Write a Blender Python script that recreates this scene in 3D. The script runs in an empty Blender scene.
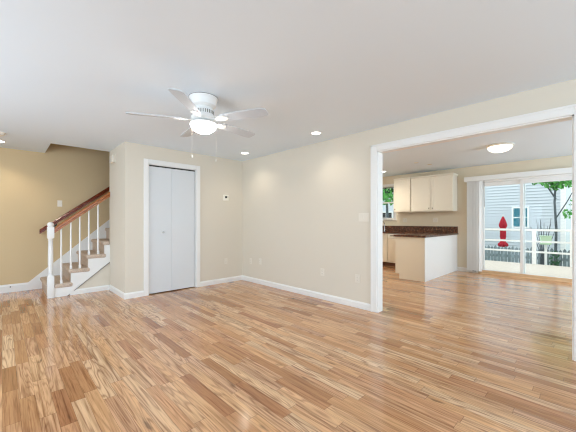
import bpy, bmesh, math, random
from mathutils import Vector, Matrix, Euler

random.seed(7)
C = bpy.context.scene.collection
SC = bpy.context.scene
PI = math.pi
R = math.radians

# ------------------------------------------------------------------ camera
cd = bpy.data.cameras.new('camera')
cd.sensor_width = 36.0
cd.lens = 295.764 / 576.0 * 36.0
cd.shift_y = 5.03 / 576.0
cd.clip_start = 0.05
cd.clip_end = 200
cam = bpy.data.objects.new('camera', cd)
C.objects.link(cam)
cam.location = (0, 0, 1.22)
cam.rotation_euler = (PI / 2, 0, 0.8025 - PI / 2)   # looks 46 degrees from the +X axis
SC.camera = cam

# ------------------------------------------------------------------ world, exposure
w = bpy.data.worlds.new('overcast_sky')
SC.world = w
w.use_nodes = True
bg = w.node_tree.nodes['Background']
bg.inputs['Color'].default_value = (0.93, 0.97, 1.0, 1)
bg.inputs['Strength'].default_value = 1.75

vs = SC.view_settings
vs.view_transform = 'Standard'
vs.look = 'None'
vs.exposure = 0.24
vs.gamma = 1.0
vs.use_curve_mapping = False
SC.cycles.filter_width = 1.2
SC.cycles.max_bounces = 10
SC.cycles.diffuse_bounces = 6
SC.cycles.transparent_max_bounces = 12
SC.cycles.sample_clamp_indirect = 6.0
SC.cycles.caustics_reflective = False
SC.cycles.caustics_refractive = False


def area(name, loc, rot, sx, sy, power, color=(1, 1, 1), portal=False):
    l = bpy.data.lights.new(name, 'AREA')
    l.shape = 'RECTANGLE'
    l.size, l.size_y = sx, sy
    l.energy = power
    l.color = color
    o = bpy.data.objects.new(name, l)
    C.objects.link(o)
    o.location = loc
    o.rotation_euler = rot
    if portal:
        l.cycles.is_portal = True
    return o


# fill lamps added at unseen windows, and a sky portal at the sliding door
area('unseen_window_fill_rear', (0.7, -3.36, 1.45), (R(108), 0, 0), 4.6, 1.8, 125, (0.58, 0.80, 1.0))  # tilted upward to brighten the ceiling
area('unseen_window_fill_side', (-2.44, 3.2, 1.08), (R(92), 0, R(-98)), 3.0, 1.9, 88, (0.60, 0.81, 1.0))
area('unseen_window_fill_dining', (5.9, -2.56, 1.45), (R(106), 0, 0), 3.0, 1.7, 84, (0.60, 0.81, 1.0))
area('sliding_door_portal', (8.16, 1.03, 1.05), (R(90), 0, R(90)), 1.62, 2.05, 1, portal=True)

# ------------------------------------------------------------------ materials


def nt(name):
    m = bpy.data.materials.new(name)
    m.use_nodes = True
    t = m.node_tree
    return m, t, t.nodes['Principled BSDF']


def srgb(r, g, b):
    f = lambda c: (c / 255 / 12.92) if c / 255 <= 0.04045 else ((c / 255 + 0.055) / 1.055) ** 2.4
    return (f(r), f(g), f(b), 1)


def plain(name, col, rough=0.5, bump=0.0, bscale=200.0, var=0.0, vscale=4.0, metal=0.0, spec=0.5):
    """A procedural surface: a base colour with slight noise variation and fine relief."""
    m, t, p = nt(name)
    p.inputs['Base Color'].default_value = col
    p.inputs['Roughness'].default_value = rough
    p.inputs['Metallic'].default_value = metal
    p.inputs['Specular IOR Level'].default_value = spec
    tc = t.nodes.new('ShaderNodeTexCoord')
    if var > 0:
        n = t.nodes.new('ShaderNodeTexNoise')
        n.inputs['Scale'].default_value = vscale
        n.inputs['Detail'].default_value = 3
        t.links.new(tc.outputs['Object'], n.inputs['Vector'])
        cr = t.nodes.new('ShaderNodeValToRGB')
        cr.color_ramp.elements[0].position = 0.3
        cr.color_ramp.elements[1].position = 0.7
        cr.color_ramp.elements[0].color = tuple(c * (1 - var) for c in col[:3]) + (1,)
        cr.color_ramp.elements[1].color = tuple(min(1, c * (1 + var)) for c in col[:3]) + (1,)
        t.links.new(n.outputs['Fac'], cr.inputs['Fac'])
        t.links.new(cr.outputs['Color'], p.inputs['Base Color'])
    if bump > 0:
        n2 = t.nodes.new('ShaderNodeTexNoise')
        n2.inputs['Scale'].default_value = bscale
        n2.inputs['Detail'].default_value = 2
        t.links.new(tc.outputs['Object'], n2.inputs['Vector'])
        b = t.nodes.new('ShaderNodeBump')
        b.inputs['Strength'].default_value = bump
        b.inputs['Distance'].default_value = 0.002
        t.links.new(n2.outputs['Fac'], b.inputs['Height'])
        t.links.new(b.outputs['Normal'], p.inputs['Normal'])
    return m


def glow(name, col, strength):
    m, t, p = nt(name)
    p.inputs['Base Color'].default_value = (0.9, 0.9, 0.88, 1)
    p.inputs['Emission Color'].default_value = col
    p.inputs['Emission Strength'].default_value = strength
    return m


def wood_floor():
    m, t, p = nt('oak_strip_floor')
    N, L = t.nodes, t.links

    def math_(op, a, b=None, c=None):
        n = N.new('ShaderNodeMath')
        n.operation = op
        for i, v in enumerate((a, b, c)):
            if v is None:
                continue
            if isinstance(v, (int, float)):
                n.inputs[i].default_value = v
            else:
                L.new(v, n.inputs[i])
        return n.outputs[0]

    def comb(x, y, z):
        n = N.new('ShaderNodeCombineXYZ')
        for i, v in enumerate((x, y, z)):
            if isinstance(v, (int, float)):
                n.inputs[i].default_value = v
            else:
                L.new(v, n.inputs[i])
        return n.outputs[0]

    def white(v, dims='1D'):
        n = N.new('ShaderNodeTexWhiteNoise')
        n.noise_dimensions = dims
        L.new(v, n.inputs['W' if dims == '1D' else 'Vector'])
        return n.outputs['Value'], n.outputs['Color']

    def noise(vec, scale, detail=2, rough=0.5, dist=0.0):
        n = N.new('ShaderNodeTexNoise')
        n.inputs['Scale'].default_value = scale
        n.inputs['Detail'].default_value = detail
        n.inputs['Roughness'].default_value = rough
        n.inputs['Distortion'].default_value = dist
        L.new(vec, n.inputs['Vector'])
        return n.outputs['Fac']

    def ramp(fac, stops):
        n = N.new('ShaderNodeValToRGB')
        e = n.color_ramp.elements
        while len(e) < len(stops):
            e.new(0.5)
        for el, (pos, col) in zip(e, stops):
            el.position = pos
            el.color = col if len(col) == 4 else col + (1,)
        L.new(fac, n.inputs['Fac'])
        return n.outputs['Color']

    def mix(mode, fac, a, b):
        n = N.new('ShaderNodeMix')
        n.data_type = 'RGBA'
        n.blend_type = mode
        if isinstance(fac, (int, float)):
            n.inputs[0].default_value = fac
        else:
            L.new(fac, n.inputs[0])
        for i, v in ((6, a), (7, b)):
            if isinstance(v, tuple):
                n.inputs[i].default_value = v
            else:
                L.new(v, n.inputs[i])
        return n.outputs[2]

    tc = N.new('ShaderNodeTexCoord')
    sx = N.new('ShaderNodeSeparateXYZ')
    L.new(tc.outputs['Object'], sx.inputs[0])
    X, Y = sx.outputs[0], sx.outputs[1]
    W = 0.083
    xs = math_('DIVIDE', X, W)
    row = math_('FLOOR', xs)
    fx = math_('FRACT', xs)
    r1, _ = white(row)
    r2, _ = white(math_('ADD', row, 71.3))
    Lg = math_('MULTIPLY_ADD', r2, 0.65, 0.45)
    ys = math_('DIVIDE', math_('MULTIPLY_ADD', r1, 9.0, Y), Lg)
    idx = math_('FLOOR', ys)
    fy = math_('FRACT', ys)
    idv, idc = white(comb(row, idx, 0.0), '2D')
    sc = N.new('ShaderNodeSeparateColor')
    L.new(idc, sc.inputs[0])
    ia, ib, ic = sc.outputs[0], sc.outputs[1], sc.outputs[2]

    base = ramp(idv, [(0.0, srgb(166, 114, 72)), (0.14, srgb(200, 147, 101)), (0.4, srgb(224, 174, 126)),
                      (0.75, srgb(229, 185, 142)), (1.0, srgb(236, 199, 160))])
    red = mix('MIX', math_('MULTIPLY', math_('POWER', ic, 3.0), 0.4), base, srgb(190, 130, 98))
    # growth rings: contour lines of a field drawn out along the plank
    off = math_('MULTIPLY', idv, 61.0)
    gv = comb(math_('ADD', math_('MULTIPLY', X, 1.0), off), math_('MULTIPLY', Y, 0.07), math_('MULTIPLY', ia, 19.0))
    fld = noise(gv, 7.0, 2.5, 0.5, 0.15)
    freq = math_('MULTIPLY_ADD', ib, 80.0, 90.0)
    ring = math_('SINE', math_('MULTIPLY', fld, freq))
    ring = math_('POWER', math_('MULTIPLY_ADD', ring, 0.5, 0.5), 3.0)
    gst = math_('MULTIPLY_ADD', math_('POWER', ia, 1.3), 0.55, 0.12)
    pore = noise(comb(math_('ADD', math_('MULTIPLY', X, 150.0), off), math_('MULTIPLY', Y, 5.0), off), 1.0, 3, 0.6)
    pore_d = ramp(pore, [(0.34, (0.45, 0.36, 0.28)), (0.52, (1, 1, 1))])
    streak = noise(comb(math_('ADD', math_('MULTIPLY', X, 22.0), off), math_('MULTIPLY', Y, 0.8), off), 1.0, 2, 0.5)
    streak_c = ramp(streak, [(0.30, (0.66, 0.57, 0.49)), (0.48, (0.95, 0.94, 0.93)), (0.65, (1.06, 1.05, 1.04))])
    fine = noise(comb(math_('ADD', math_('MULTIPLY', X, 75.0), off), math_('MULTIPLY', Y, 1.6), off), 1.0, 3, 0.6)
    fine_c = ramp(fine, [(0.38, (0.52, 0.40, 0.30)), (0.47, (1, 1, 1))])
    c1 = mix('MULTIPLY', math_('MULTIPLY', ring, gst), red, srgb(140, 96, 62))
    c2 = mix('MULTIPLY', 0.4, c1, pore_d)
    c2 = mix('MULTIPLY', math_('MULTIPLY_ADD', ic, 0.6, 0.25), c2, fine_c)
    c3 = mix('MULTIPLY', 0.8, c2, streak_c)
    # a few dark mineral flecks and knots
    kn = noise(comb(math_('ADD', math_('MULTIPLY', X, 14.0), off), math_('MULTIPLY', Y, 3.5), off), 1.0, 2, 0.5)
    kf = ramp(kn, [(0.69, (0, 0, 0)), (0.76, (1, 1, 1))])
    c4 = mix('MIX', math_('MULTIPLY', kf, 0.65), c3, srgb(92, 62, 42))
    # joints
    ex = math_('MINIMUM', fx, math_('SUBTRACT', 1.0, fx))
    ey = math_('MULTIPLY', math_('MINIMUM', fy, math_('SUBTRACT', 1.0, fy)), Lg)
    jx = math_('LESS_THAN', math_('MULTIPLY', ex, W), 0.0007)
    jy = math_('LESS_THAN', ey, 0.0011)
    j = math_('MAXIMUM', jx, jy)
    c5 = mix('MULTIPLY', math_('MULTIPLY', j, 0.75), c4, srgb(110, 78, 54))
    L.new(c5, p.inputs['Base Color'])
    rg = math_('MULTIPLY_ADD', streak, 0.08, 0.11)
    L.new(rg, p.inputs['Roughness'])
    p.inputs['Coat Weight'].default_value = 0.2
    p.inputs['Coat Roughness'].default_value = 0.11
    p.inputs['Specular IOR Level'].default_value = 0.5
    bp = N.new('ShaderNodeBump')
    bp.inputs['Strength'].default_value = 0.12
    bp.inputs['Distance'].default_value = 0.0012
    hh = math_('SUBTRACT', math_('MULTIPLY_ADD', pore, 0.25, math_('MULTIPLY', idv, 0.3)), math_('MULTIPLY', j, 0.9))
    L.new(hh, bp.inputs['Height'])
    L.new(bp.outputs['Normal'], p.inputs['Normal'])
    return m


def wood(name, c_dark, c_light, axis=0, rough=0.3):
    m, t, p = nt(name)
    tc = t.nodes.new('ShaderNodeTexCoord')
    mp = t.nodes.new('ShaderNodeMapping')
    s = [40, 40, 40]
    s[axis] = 3
    mp.inputs['Scale'].default_value = s
    n = t.nodes.new('ShaderNodeTexNoise')
    n.inputs['Scale'].default_value = 1
    n.inputs['Detail'].default_value = 4
    cr = t.nodes.new('ShaderNodeValToRGB')
    cr.color_ramp.elements[0].position = 0.3
    cr.color_ramp.elements[1].position = 0.7
    cr.color_ramp.elements[0].color = c_dark
    cr.color_ramp.elements[1].color = c_light
    t.links.new(tc.outputs['Object'], mp.inputs[0])
    t.links.new(mp.outputs[0], n.inputs['Vector'])
    t.links.new(n.outputs['Fac'], cr.inputs[0])
    t.links.new(cr.outputs[0], p.inputs['Base Color'])
    p.inputs['Roughness'].default_value = rough
    return m


def granite():
    m, t, p = nt('brown_granite')
    tc = t.nodes.new('ShaderNodeTexCoord')
    v = t.nodes.new('ShaderNodeTexNoise')
    v.inputs['Scale'].default_value = 28
    v.inputs['Detail'].default_value = 6
    v.inputs['Roughness'].default_value = 0.7
    cr = t.nodes.new('ShaderNodeValToRGB')
    e = cr.color_ramp.elements
    e.new(0.5)
    e.new(0.6)
    for el, (pos, c) in zip(e, [(0.36, srgb(28, 16, 12)), (0.48, srgb(72, 40, 28)), (0.58, srgb(112, 66, 44)), (0.72, srgb(176, 134, 100))]):
        el.position = pos
        el.color = c
    t.links.new(tc.outputs['Object'], v.inputs['Vector'])
    t.links.new(v.outputs['Fac'], cr.inputs[0])
    t.links.new(cr.outputs[0], p.inputs['Base Color'])
    p.inputs['Roughness'].default_value = 0.16
    return m


def siding_mat(name, col):
    m, t, p = nt(name)
    p.inputs['Base Color'].default_value = col
    p.inputs['Roughness'].default_value = 0.6
    return m


def glass_mat():
    m = bpy.data.materials.new('window_glass')
    m.use_nodes = True
    t = m.node_tree
    t.nodes.clear()
    o = t.nodes.new('ShaderNodeOutputMaterial')
    mx = t.nodes.new('ShaderNodeMixShader')
    tr = t.nodes.new('ShaderNodeBsdfTransparent')
    tr.inputs[0].default_value = (0.95, 0.98, 0.98, 1)
    gl = t.nodes.new('ShaderNodeBsdfGlossy')
    gl.inputs['Roughness'].default_value = 0.02
    mx.inputs[0].default_value = 0.008
    t.links.new(tr.outputs[0], mx.inputs[1])
    t.links.new(gl.outputs[0], mx.inputs[2])
    t.links.new(mx.outputs[0], o.inputs[0])
    return m


def frosted_bowl(name, col, strength):
    m, t, p = nt(name)
    p.inputs['Base Color'].default_value = (0.95, 0.95, 0.93, 1)
    p.inputs['Roughness'].default_value = 0.3
    tc = t.nodes.new('ShaderNodeTexCoord')
    n = t.nodes.new('ShaderNodeTexNoise')
    n.inputs['Scale'].default_value = 9
    n.inputs['Distortion'].default_value = 1.2
    mr = t.nodes.new('ShaderNodeMapRange')
    mr.inputs[1].default_value = 0.35
    mr.inputs[2].default_value = 0.65
    mr.inputs[3].default_value = strength * 0.7
    mr.inputs[4].default_value = strength * 1.15
    t.links.new(tc.outputs['Object'], n.inputs['Vector'])
    t.links.new(n.outputs['Fac'], mr.inputs[0])
    t.links.new(mr.outputs[0], p.inputs['Emission Strength'])
    p.inputs['Emission Color'].default_value = col
    return m


M = {}
M['wall'] = plain('beige_wall_paint', srgb(217, 209, 194), 0.75, 0.05, 350)
M['hall'] = plain('tan_hall_paint', srgb(207, 184, 145), 0.75, 0.05, 350)
M['kwall'] = plain('tan_kitchen_paint', srgb(222, 211, 189), 0.7, 0.05, 350)
M['ceil'] = plain('ceiling_paint', srgb(226, 237, 246), 0.85, 0.05, 300)
M['trim'] = plain('white_trim_paint', srgb(233, 232, 229), 0.35, 0.02, 120)
M['door'] = plain('white_door_paint', srgb(214, 217, 219), 0.4, 0.02, 60)
M['floor'] = wood_floor()
M['fanw'] = plain('white_fan_enamel', srgb(238, 238, 236), 0.4, 0.02, 100)
M['blade'] = plain('white_fan_blade', srgb(196, 203, 210), 0.5, 0.05, 60)
M['dark'] = plain('dark_metal_and_shadow_line', srgb(42, 38, 36), 0.4, 0.03, 100)
M['steel'] = plain('brushed_steel', srgb(190, 190, 190), 0.25, 0.03, 200, metal=1.0)
M['black'] = plain('black_display', srgb(14, 14, 14), 0.2, 0.01, 100)
M['plate'] = plain('white_plate_plastic', srgb(226, 219, 206), 0.4, 0.01, 100)
M['slot'] = plain('grey_slot', srgb(120, 116, 108), 0.5, 0.01, 100)
M['carpet'] = plain('taupe_carpet', srgb(196, 177, 160), 0.95, 0.9, 260, 0.25, 120)
M['rail'] = wood('mahogany_handrail', srgb(136, 72, 30), srgb(188, 116, 62), 0, 0.25)
M['raild'] = wood('dark_mahogany_rail', srgb(96, 34, 14), srgb(138, 60, 28), 0, 0.25)
M['cab'] = plain('cream_cabinet', srgb(238, 232, 216), 0.4, 0.02, 80)
M['cabw'] = plain('white_panel', srgb(240, 240, 238), 0.4, 0.02, 80)
M['cabe'] = plain('cream_end_panel', srgb(228, 219, 199), 0.45, 0.02, 80)
M['appl'] = plain('white_appliance', srgb(240, 236, 224), 0.3, 0.01, 80)
M['toe'] = plain('dark_toe_kick', srgb(96, 56, 34), 0.6, 0.05, 60)
M['granite'] = granite()
M['vinyl'] = plain('white_vinyl', srgb(236, 237, 236), 0.4, 0.01, 80)
M['blind'] = plain('vinyl_blind_slat', srgb(240, 240, 238), 0.5, 0.02, 80)
M['sill'] = wood('oak_threshold', srgb(196, 158, 118), srgb(226, 192, 150), 1, 0.35)
M['glass'] = glass_mat()
M['siding'] = siding_mat('blue_grey_siding', srgb(206, 214, 222))
M['white_ext'] = plain('white_exterior_paint', srgb(246, 246, 246), 0.5, 0.02, 60)
M['deck'] = plain('pale_deck_boards', srgb(214, 204, 192), 0.7, 0.15, 40, 0.06, 9)
M['fence'] = plain('weathered_fence', srgb(128, 142, 148), 0.85, 0.3, 30, 0.22, 7)
M['red'] = plain('red_canvas', srgb(178, 22, 46), 0.8, 0.2, 300, 0.1, 20)
M['teal'] = plain('teal_window_pane', srgb(30, 112, 130), 0.5, 0.02, 10, 0.25, 2.0, 0.0, 0.15)
M['bark'] = plain('grey_bark', srgb(84, 92, 98), 0.9, 0.5, 40, 0.3, 14)
M['leaf'] = plain('green_leaf', srgb(96, 172, 84), 0.6, 0.1, 60, 0.45, 5)
M['leafd'] = plain('dark_green_leaf', srgb(46, 96, 62), 0.6, 0.1, 60, 0.4, 5)
M['leafv'] = plain('valance_leaf', srgb(30, 40, 32), 0.7, 0.1, 60, 0.3, 8)
M['grass'] = plain('lawn', srgb(96, 128, 84), 0.95, 0.5, 60, 0.3, 3)
M['greenbox'] = plain('pale_green_box', srgb(196, 222, 190), 0.6, 0.05, 60)
M['ldisc'] = glow('downlight_lens', (1.0, 0.95, 0.86, 1), 9)
M['bowl'] = frosted_bowl('fan_light_bowl', (1.0, 0.97, 0.92, 1), 40.0)
M['dome'] = frosted_bowl('swirled_dome_glass', (1.0, 0.90, 0.72, 1), 2.0)

# ------------------------------------------------------------------ builders


def wloc(o):
    v = Vector((0, 0, 0))
    while o:
        v += o.location
        o = o.parent
    return v


class MB:
    """Collects shapes (in room coordinates) and links them as one mesh object."""

    def __init__(s):
        s.bm = bmesh.new()

    def box(s, x0, x1, y0, y1, z0, z1, bev=0.0, seg=2):
        r = bmesh.ops.create_cube(s.bm, size=1)
        vs_ = r['verts']
        for v in vs_:
            v.co = Vector((x0 + (v.co.x + .5) * (x1 - x0), y0 + (v.co.y + .5) * (y1 - y0), z0 + (v.co.z + .5) * (z1 - z0)))
        if bev:
            es = list({e for v in vs_ for e in v.link_edges})
            bmesh.ops.bevel(s.bm, geom=es, offset=bev, segments=seg, profile=0.5, affect='EDGES')
        return s

    def prism(s, pts, a0, a1, axis):
        """Polygon pts in the two other axes, drawn out along axis from a0 to a1."""
        def mk(p, a):
            if axis == 0:
                return (a, p[0], p[1])
            if axis == 1:
                return (p[0], a, p[1])
            return (p[0], p[1], a)
        lo = [s.bm.verts.new(mk(p, a0)) for p in pts]
        hi = [s.bm.verts.new(mk(p, a1)) for p in pts]
        n = len(pts)
        s.bm.faces.new(lo)
        s.bm.faces.new(hi[::-1])
        for i in range(n):
            s.bm.faces.new((lo[i], hi[i], hi[(i + 1) % n], lo[(i + 1) % n]))
        return s

    def lathe(s, prof, cx, cy, seg=32):
        """prof: (radius, z) pairs around a vertical axis."""
        rings = []
        for r, z in prof:
            if r < 1e-5:
                rings.append([s.bm.verts.new((cx, cy, z))])
            else:
                rings.append([s.bm.verts.new((cx + r * math.cos(2 * PI * k / seg), cy + r * math.sin(2 * PI * k / seg), z)) for k in range(seg)])
        for a, b in zip(rings, rings[1:]):
            for k in range(seg):
                k2 = (k + 1) % seg
                if len(a) == 1 and len(b) == 1:
                    continue
                if len(a) == 1:
                    s.bm.faces.new((a[0], b[k], b[k2]))
                elif len(b) == 1:
                    s.bm.faces.new((a[k], b[0], a[k2]))
                else:
                    s.bm.faces.new((a[k], b[k], b[k2], a[k2]))
        for rg in (rings[0], rings[-1]):
            if len(rg) > 1:
                s.bm.faces.new(rg)
        return s

    def tube(s, pts, rad, seg=10):
        pts = [Vector(p) for p in pts]
        n = len(pts)
        rads = rad if isinstance(rad, (list, tuple)) else [rad] * n
        rings = []
        for i, p in enumerate(pts):
            d = (pts[min(i + 1, n - 1)] - pts[max(i - 1, 0)]).normalized()
            up = Vector((0, 0, 1)) if abs(d.z) < 0.95 else Vector((1, 0, 0))
            a = d.cross(up).normalized()
            b = d.cross(a).normalized()
            rings.append([s.bm.verts.new(p + (a * math.cos(2 * PI * k / seg) + b * math.sin(2 * PI * k / seg)) * rads[i]) for k in range(seg)])
        for a, b in zip(rings, rings[1:]):
            for k in range(seg):
                s.bm.faces.new((a[k], a[(k + 1) % seg], b[(k + 1) % seg], b[k]))
        s.bm.faces.new(rings[0][::-1])
        s.bm.faces.new(rings[-1])
        return s

    def sphere(s, c, r, sc=(1, 1, 1), seg=16):
        q = bmesh.ops.create_uvsphere(s.bm, u_segments=seg, v_segments=seg // 2 + 2, radius=r)
        for v in q['verts']:
            v.co = Vector((v.co.x * sc[0] + c[0], v.co.y * sc[1] + c[1], v.co.z * sc[2] + c[2]))
        return s

    def build(s, name, mat, parent=None, smooth=False, kind=None):
        bmesh.ops.recalc_face_normals(s.bm, faces=s.bm.faces[:])
        base = wloc(parent) if parent else Vector((0, 0, 0))
        if base.length:
            for v in s.bm.verts:
                v.co -= base
        me = bpy.data.meshes.new(name)
        s.bm.to_mesh(me)
        s.bm.free()
        me.materials.append(mat)
        if smooth:
            for f in me.polygons:
                f.use_smooth = True
            try:
                me.set_sharp_from_angle(angle=R(38))
            except Exception:
                pass
        o = bpy.data.objects.new(name, me)
        C.objects.link(o)
        if parent:
            o.parent = parent
        if kind:
            o['kind'] = kind
        return o


def thing(name, label, cat, loc=(0, 0, 0), group=None, kind=None):
    o = bpy.data.objects.new(name, None)
    o.empty_display_size = 0.1
    C.objects.link(o)
    o.location = loc
    if kind:
        o['kind'] = kind
    if label:
        o['label'] = label
        o['category'] = cat
    if group:
        o['group'] = group
    return o


def tag(o, label, cat, group=None):
    o['label'] = label
    o['category'] = cat
    if group:
        o['group'] = group
    return o


def copy_tree(o, parent=None):
    c = o.copy()
    C.objects.link(c)
    if parent:
        c.parent = parent
    for ch in list(o.children):
        copy_tree(ch, c)
    return c


def struct(name, mb, mat, parent=None, smooth=False):
    o = mb.build(name, mat, parent, smooth)
    if not parent:
        o['kind'] = 'structure'
    return o


# ------------------------------------------------------------------ room shell
H = 2.4625          # living room ceiling
HK = 2.52           # kitchen ceiling
XR, XR2 = 3.60, 3.715
YC = 5.09           # closet wall
XS = 1.379          # side of the closet
YS = 6.017          # front of the stairs
YB = 6.96           # back wall of the hall
XF = 8.08           # kitchen wall with the sliding door
OY0, OY1, OZ = 0.122, 2.010, 2.150   # the wide opening

struct('floor', MB().box(-2.6, XF + 0.10, -3.6, YB + 0.1, -0.12, 0), M['floor'])

c = MB()
c.box(-2.6, XR, -3.5, 6.04, H, H + 0.22)
c.box(-2.6, 0.56, 6.04, YB, H, H + 0.22)
struct('ceiling', c, M['ceil'])
struct('ceiling', MB().box(XR2, XF, -2.7, 5.2, HK, HK + 0.1), M['ceil'])
struct('ceiling', MB().box(0.4, 3.8, 5.9, YB + 0.1, 4.9, 5.0), M['ceil'])

struct('wall_back', MB().box(-2.6, 3.8, YB, YB + 0.1, 0, 4.9), M['hall'])
c = MB().box(0.46, 0.56, 6.04, YB, H + 0.22, 4.9)
c.box(0.46, 3.8, 5.94, 6.04, H + 0.22, 4.9)
c.box(3.7, 3.8, 6.04, YB, 0, 4.9)
struct('wall_stairwell', c, M['hall'])

DX0, DX1, DZ = 1.725, 2.570, 2.165
c = MB()
c.box(XS, DX0, YC, YC + 0.1, 0, H)
c.box(DX1, XR, YC, YC + 0.1, 0, H)
c.box(DX0, DX1, YC, YC + 0.1, DZ, H)
struct('wall_closet', c, M['wall'])
struct('wall_closet_side', MB().box(XS, XS + 0.1, YC + 0.1, YS, 0, H), M['wall'])
struct('wall_stairs', MB().box(XS + 0.1, 3.7, YS - 0.1, YS, 0, H + 0.22), M['wall'])

c = MB()
c.box(XR, XR2, OY1, YS - 0.1, 0, 2.62)
c.box(XR, XR2, -3.5, OY0, 0, 2.62)
c.box(XR, XR2, OY0, OY1, OZ, 2.62)
struct('wall_right', c, M['wall'])

# rear and left walls of the living room, with unseen window openings added to light it
c = MB()
c.box(-2.6, -1.6, -3.5, -3.4, 0, H)
c.box(3.0, XR, -3.5, -3.4, 0, H)
c.box(-1.6, 3.0, -3.5, -3.4, 0, 0.55)
c.box(-1.6, 3.0, -3.5, -3.4, 2.35, H)
struct('wall_rear', c, M['wall'])
c = MB()
c.box(-2.6, -2.5, -3.4, 1.75, 0, H)
c.box(-2.6, -2.5, 4.85, YB, 0, H)
c.box(-2.6, -2.5, 1.75, 4.85, 0, 0.08)
c.box(-2.6, -2.5, 1.75, 4.85, 2.1, H)
struct('wall_left', c, M['wall'])

# kitchen walls
SY0, SY1, SZ = 0.19, 1.87, 2.155       # sliding door
WY0, WY1, WZ0, WZ1 = 3.99, 4.95, 1.27, 2.22    # kitchen window
c = MB()
c.box(XF, XF + 0.14, -2.7, SY0, 0, HK)
c.box(XF, XF + 0.14, SY0, SY1, SZ, HK)
c.box(XF, XF + 0.14, SY1, WY0, 0, HK)
c.box(XF, XF + 0.14, WY0, WY1, 0, WZ0)
c.box(XF, XF + 0.14, WY0, WY1, WZ1, HK)
c.box(XF, XF + 0.14, WY1, 5.3, 0, HK)
struct('wall_kitchen', c, M['kwall'])
struct('wall_kitchen_left', MB().box(XR2, XF, 5.1, 5.2, 0, HK), M['kwall'])
c = MB()
c.box(XR2, 4.4, -2.7, -2.6, 0, HK)
c.box(7.4, XF, -2.7, -2.6, 0, HK)
c.box(4.4, 7.4, -2.7, -2.6, 0, 0.6)
c.box(4.4, 7.4, -2.7, -2.6, 2.3, HK)
struct('wall_dining', c, M['kwall'])

# baseboards: (moulded profile) along X or Y


def base_prof(h, t):
    return [(0, 0), (t, 0), (t, h * 0.78), (t * 0.55, h * 0.9), (t * 0.4, h), (0, h)]


def base_y(name, x, sgn, y0, y1, h=0.092, t=0.016):
    pts = [(x + sgn * a, z) for a, z in base_prof(h, t)]
    return struct(name, MB().prism(pts, y0, y1, 1), M['trim'])


def base_x(name, y, sgn, x0, x1, h=0.092, t=0.016):
    pts = [(y + sgn * a, z) for a, z in base_prof(h, t)]
    return struct(name, MB().prism(pts, x0, x1, 0), M['trim'])


base_y('baseboard_right', XR, -1, OY1 + 0.086, YC)
base_y('baseboard_right', XR, -1, -3.4, OY0 - 0.087)
base_x('baseboard_closet', YC, -1, XS - 0.016, DX0 - 0.072)
base_x('baseboard_closet', YC, -1, DX1 + 0.072, XR - 0.016)
base_y('baseboard_closet_side', XS, -1, YC, 5.985)
base_x('baseboard_stairs', 5.999, -1, 0.80, XS - 0.016, 0.085)
base_x('baseboard_back', YB, -1, -2.5, 0.33, 0.135)
base_y('baseboard_kitchen', XF, -1, 1.90, 2.345)
base_y('baseboard_kitchen', XF, -1, -2.6, SY0 - 0.05)

# casing and jamb of the wide opening
c = MB()
cw, ct = 0.086, 0.02
for xa, xb in ((XR - ct, XR), (XR2, XR2 + ct)):
    c.box(xa, xb, OY1, OY1 + cw, 0, OZ + cw, 0.004)
    c.box(xa, xb, OY0 - cw, OY0, 0, OZ + cw, 0.004)
    c.box(xa, xb, OY0, OY1, OZ, OZ + cw, 0.004)
for xa, xb in ((XR - ct - 0.006, XR - ct),):
    c.box(xa, xb, OY1 + cw - 0.02, OY1 + cw, 0, OZ + cw)
    c.box(xa, xb, OY0 - cw, OY0 - cw + 0.02, 0, OZ + cw)
    c.box(xa, xb, OY0 - cw, OY1 + cw, OZ + cw - 0.02, OZ + cw)
c.box(XR - 0.003, XR2 + 0.003, OY1 - 0.012, OY1, 0, OZ)
c.box(XR - 0.003, XR2 + 0.003, OY0, OY0 + 0.012, 0, OZ)
c.box(XR - 0.003, XR2 + 0.003, OY0, OY1, OZ - 0.012, OZ)
struct('trim_1', c, M['trim'])

# casing of the closet door
c = MB()
kw = 0.072
c.box(DX0 - kw, DX0, YC - 0.018, YC, 0, DZ + kw, 0.004)
c.box(DX1, DX1 + kw, YC - 0.018, YC, 0, DZ + kw, 0.004)
c.box(DX0, DX1, YC - 0.018, YC, DZ, DZ + kw, 0.004)
c.box(DX0, DX0 + 0.012, YC - 0.002, YC + 0.1, 0, DZ)
c.box(DX1 - 0.012, DX1, YC - 0.002, YC + 0.1, 0, DZ)
c.box(DX0, DX1, YC - 0.002, YC + 0.1, DZ - 0.012, DZ)
struct('trim_2', c, M['trim'])

# bifold closet door
d = thing('door_1', None, None, (DX0, YC + 0.02, 0), kind='structure')
xm = 2.118
pn = MB().box(DX0 + 0.016, xm - 0.0005, YC + 0.016, YC + 0.050, 0.014, DZ - 0.036, 0.003).build('door_panel', M['door'], d)
MB().box(xm + 0.0005, DX1 - 0.022, YC + 0.016, YC + 0.050, 0.014, DZ - 0.036, 0.003).build('door_panel', M['door'], d)
k = MB().lathe([(0.0, 0.0), (0.006, 0.0), (0.006, 0.014), (0.016, 0.02), (0.018, 0.028), (0.013, 0.036), (0, 0.038)], 0, 0, 20)
bmesh.ops.rotate(k.bm, verts=k.bm.verts[:], cent=(0, 0, 0), matrix=Matrix.Rotation(R(90), 3, 'X'))
bmesh.ops.translate(k.bm, verts=k.bm.verts[:], vec=(1.968, YC + 0.016, 1.03))
k.build('door_knob', M['steel'], pn, True)
MB().box(DX0 + 0.014, DX1 - 0.014, YC + 0.03, YC + 0.06, DZ - 0.036, DZ - 0.013).build('door_track', M['dark'], d)

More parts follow.
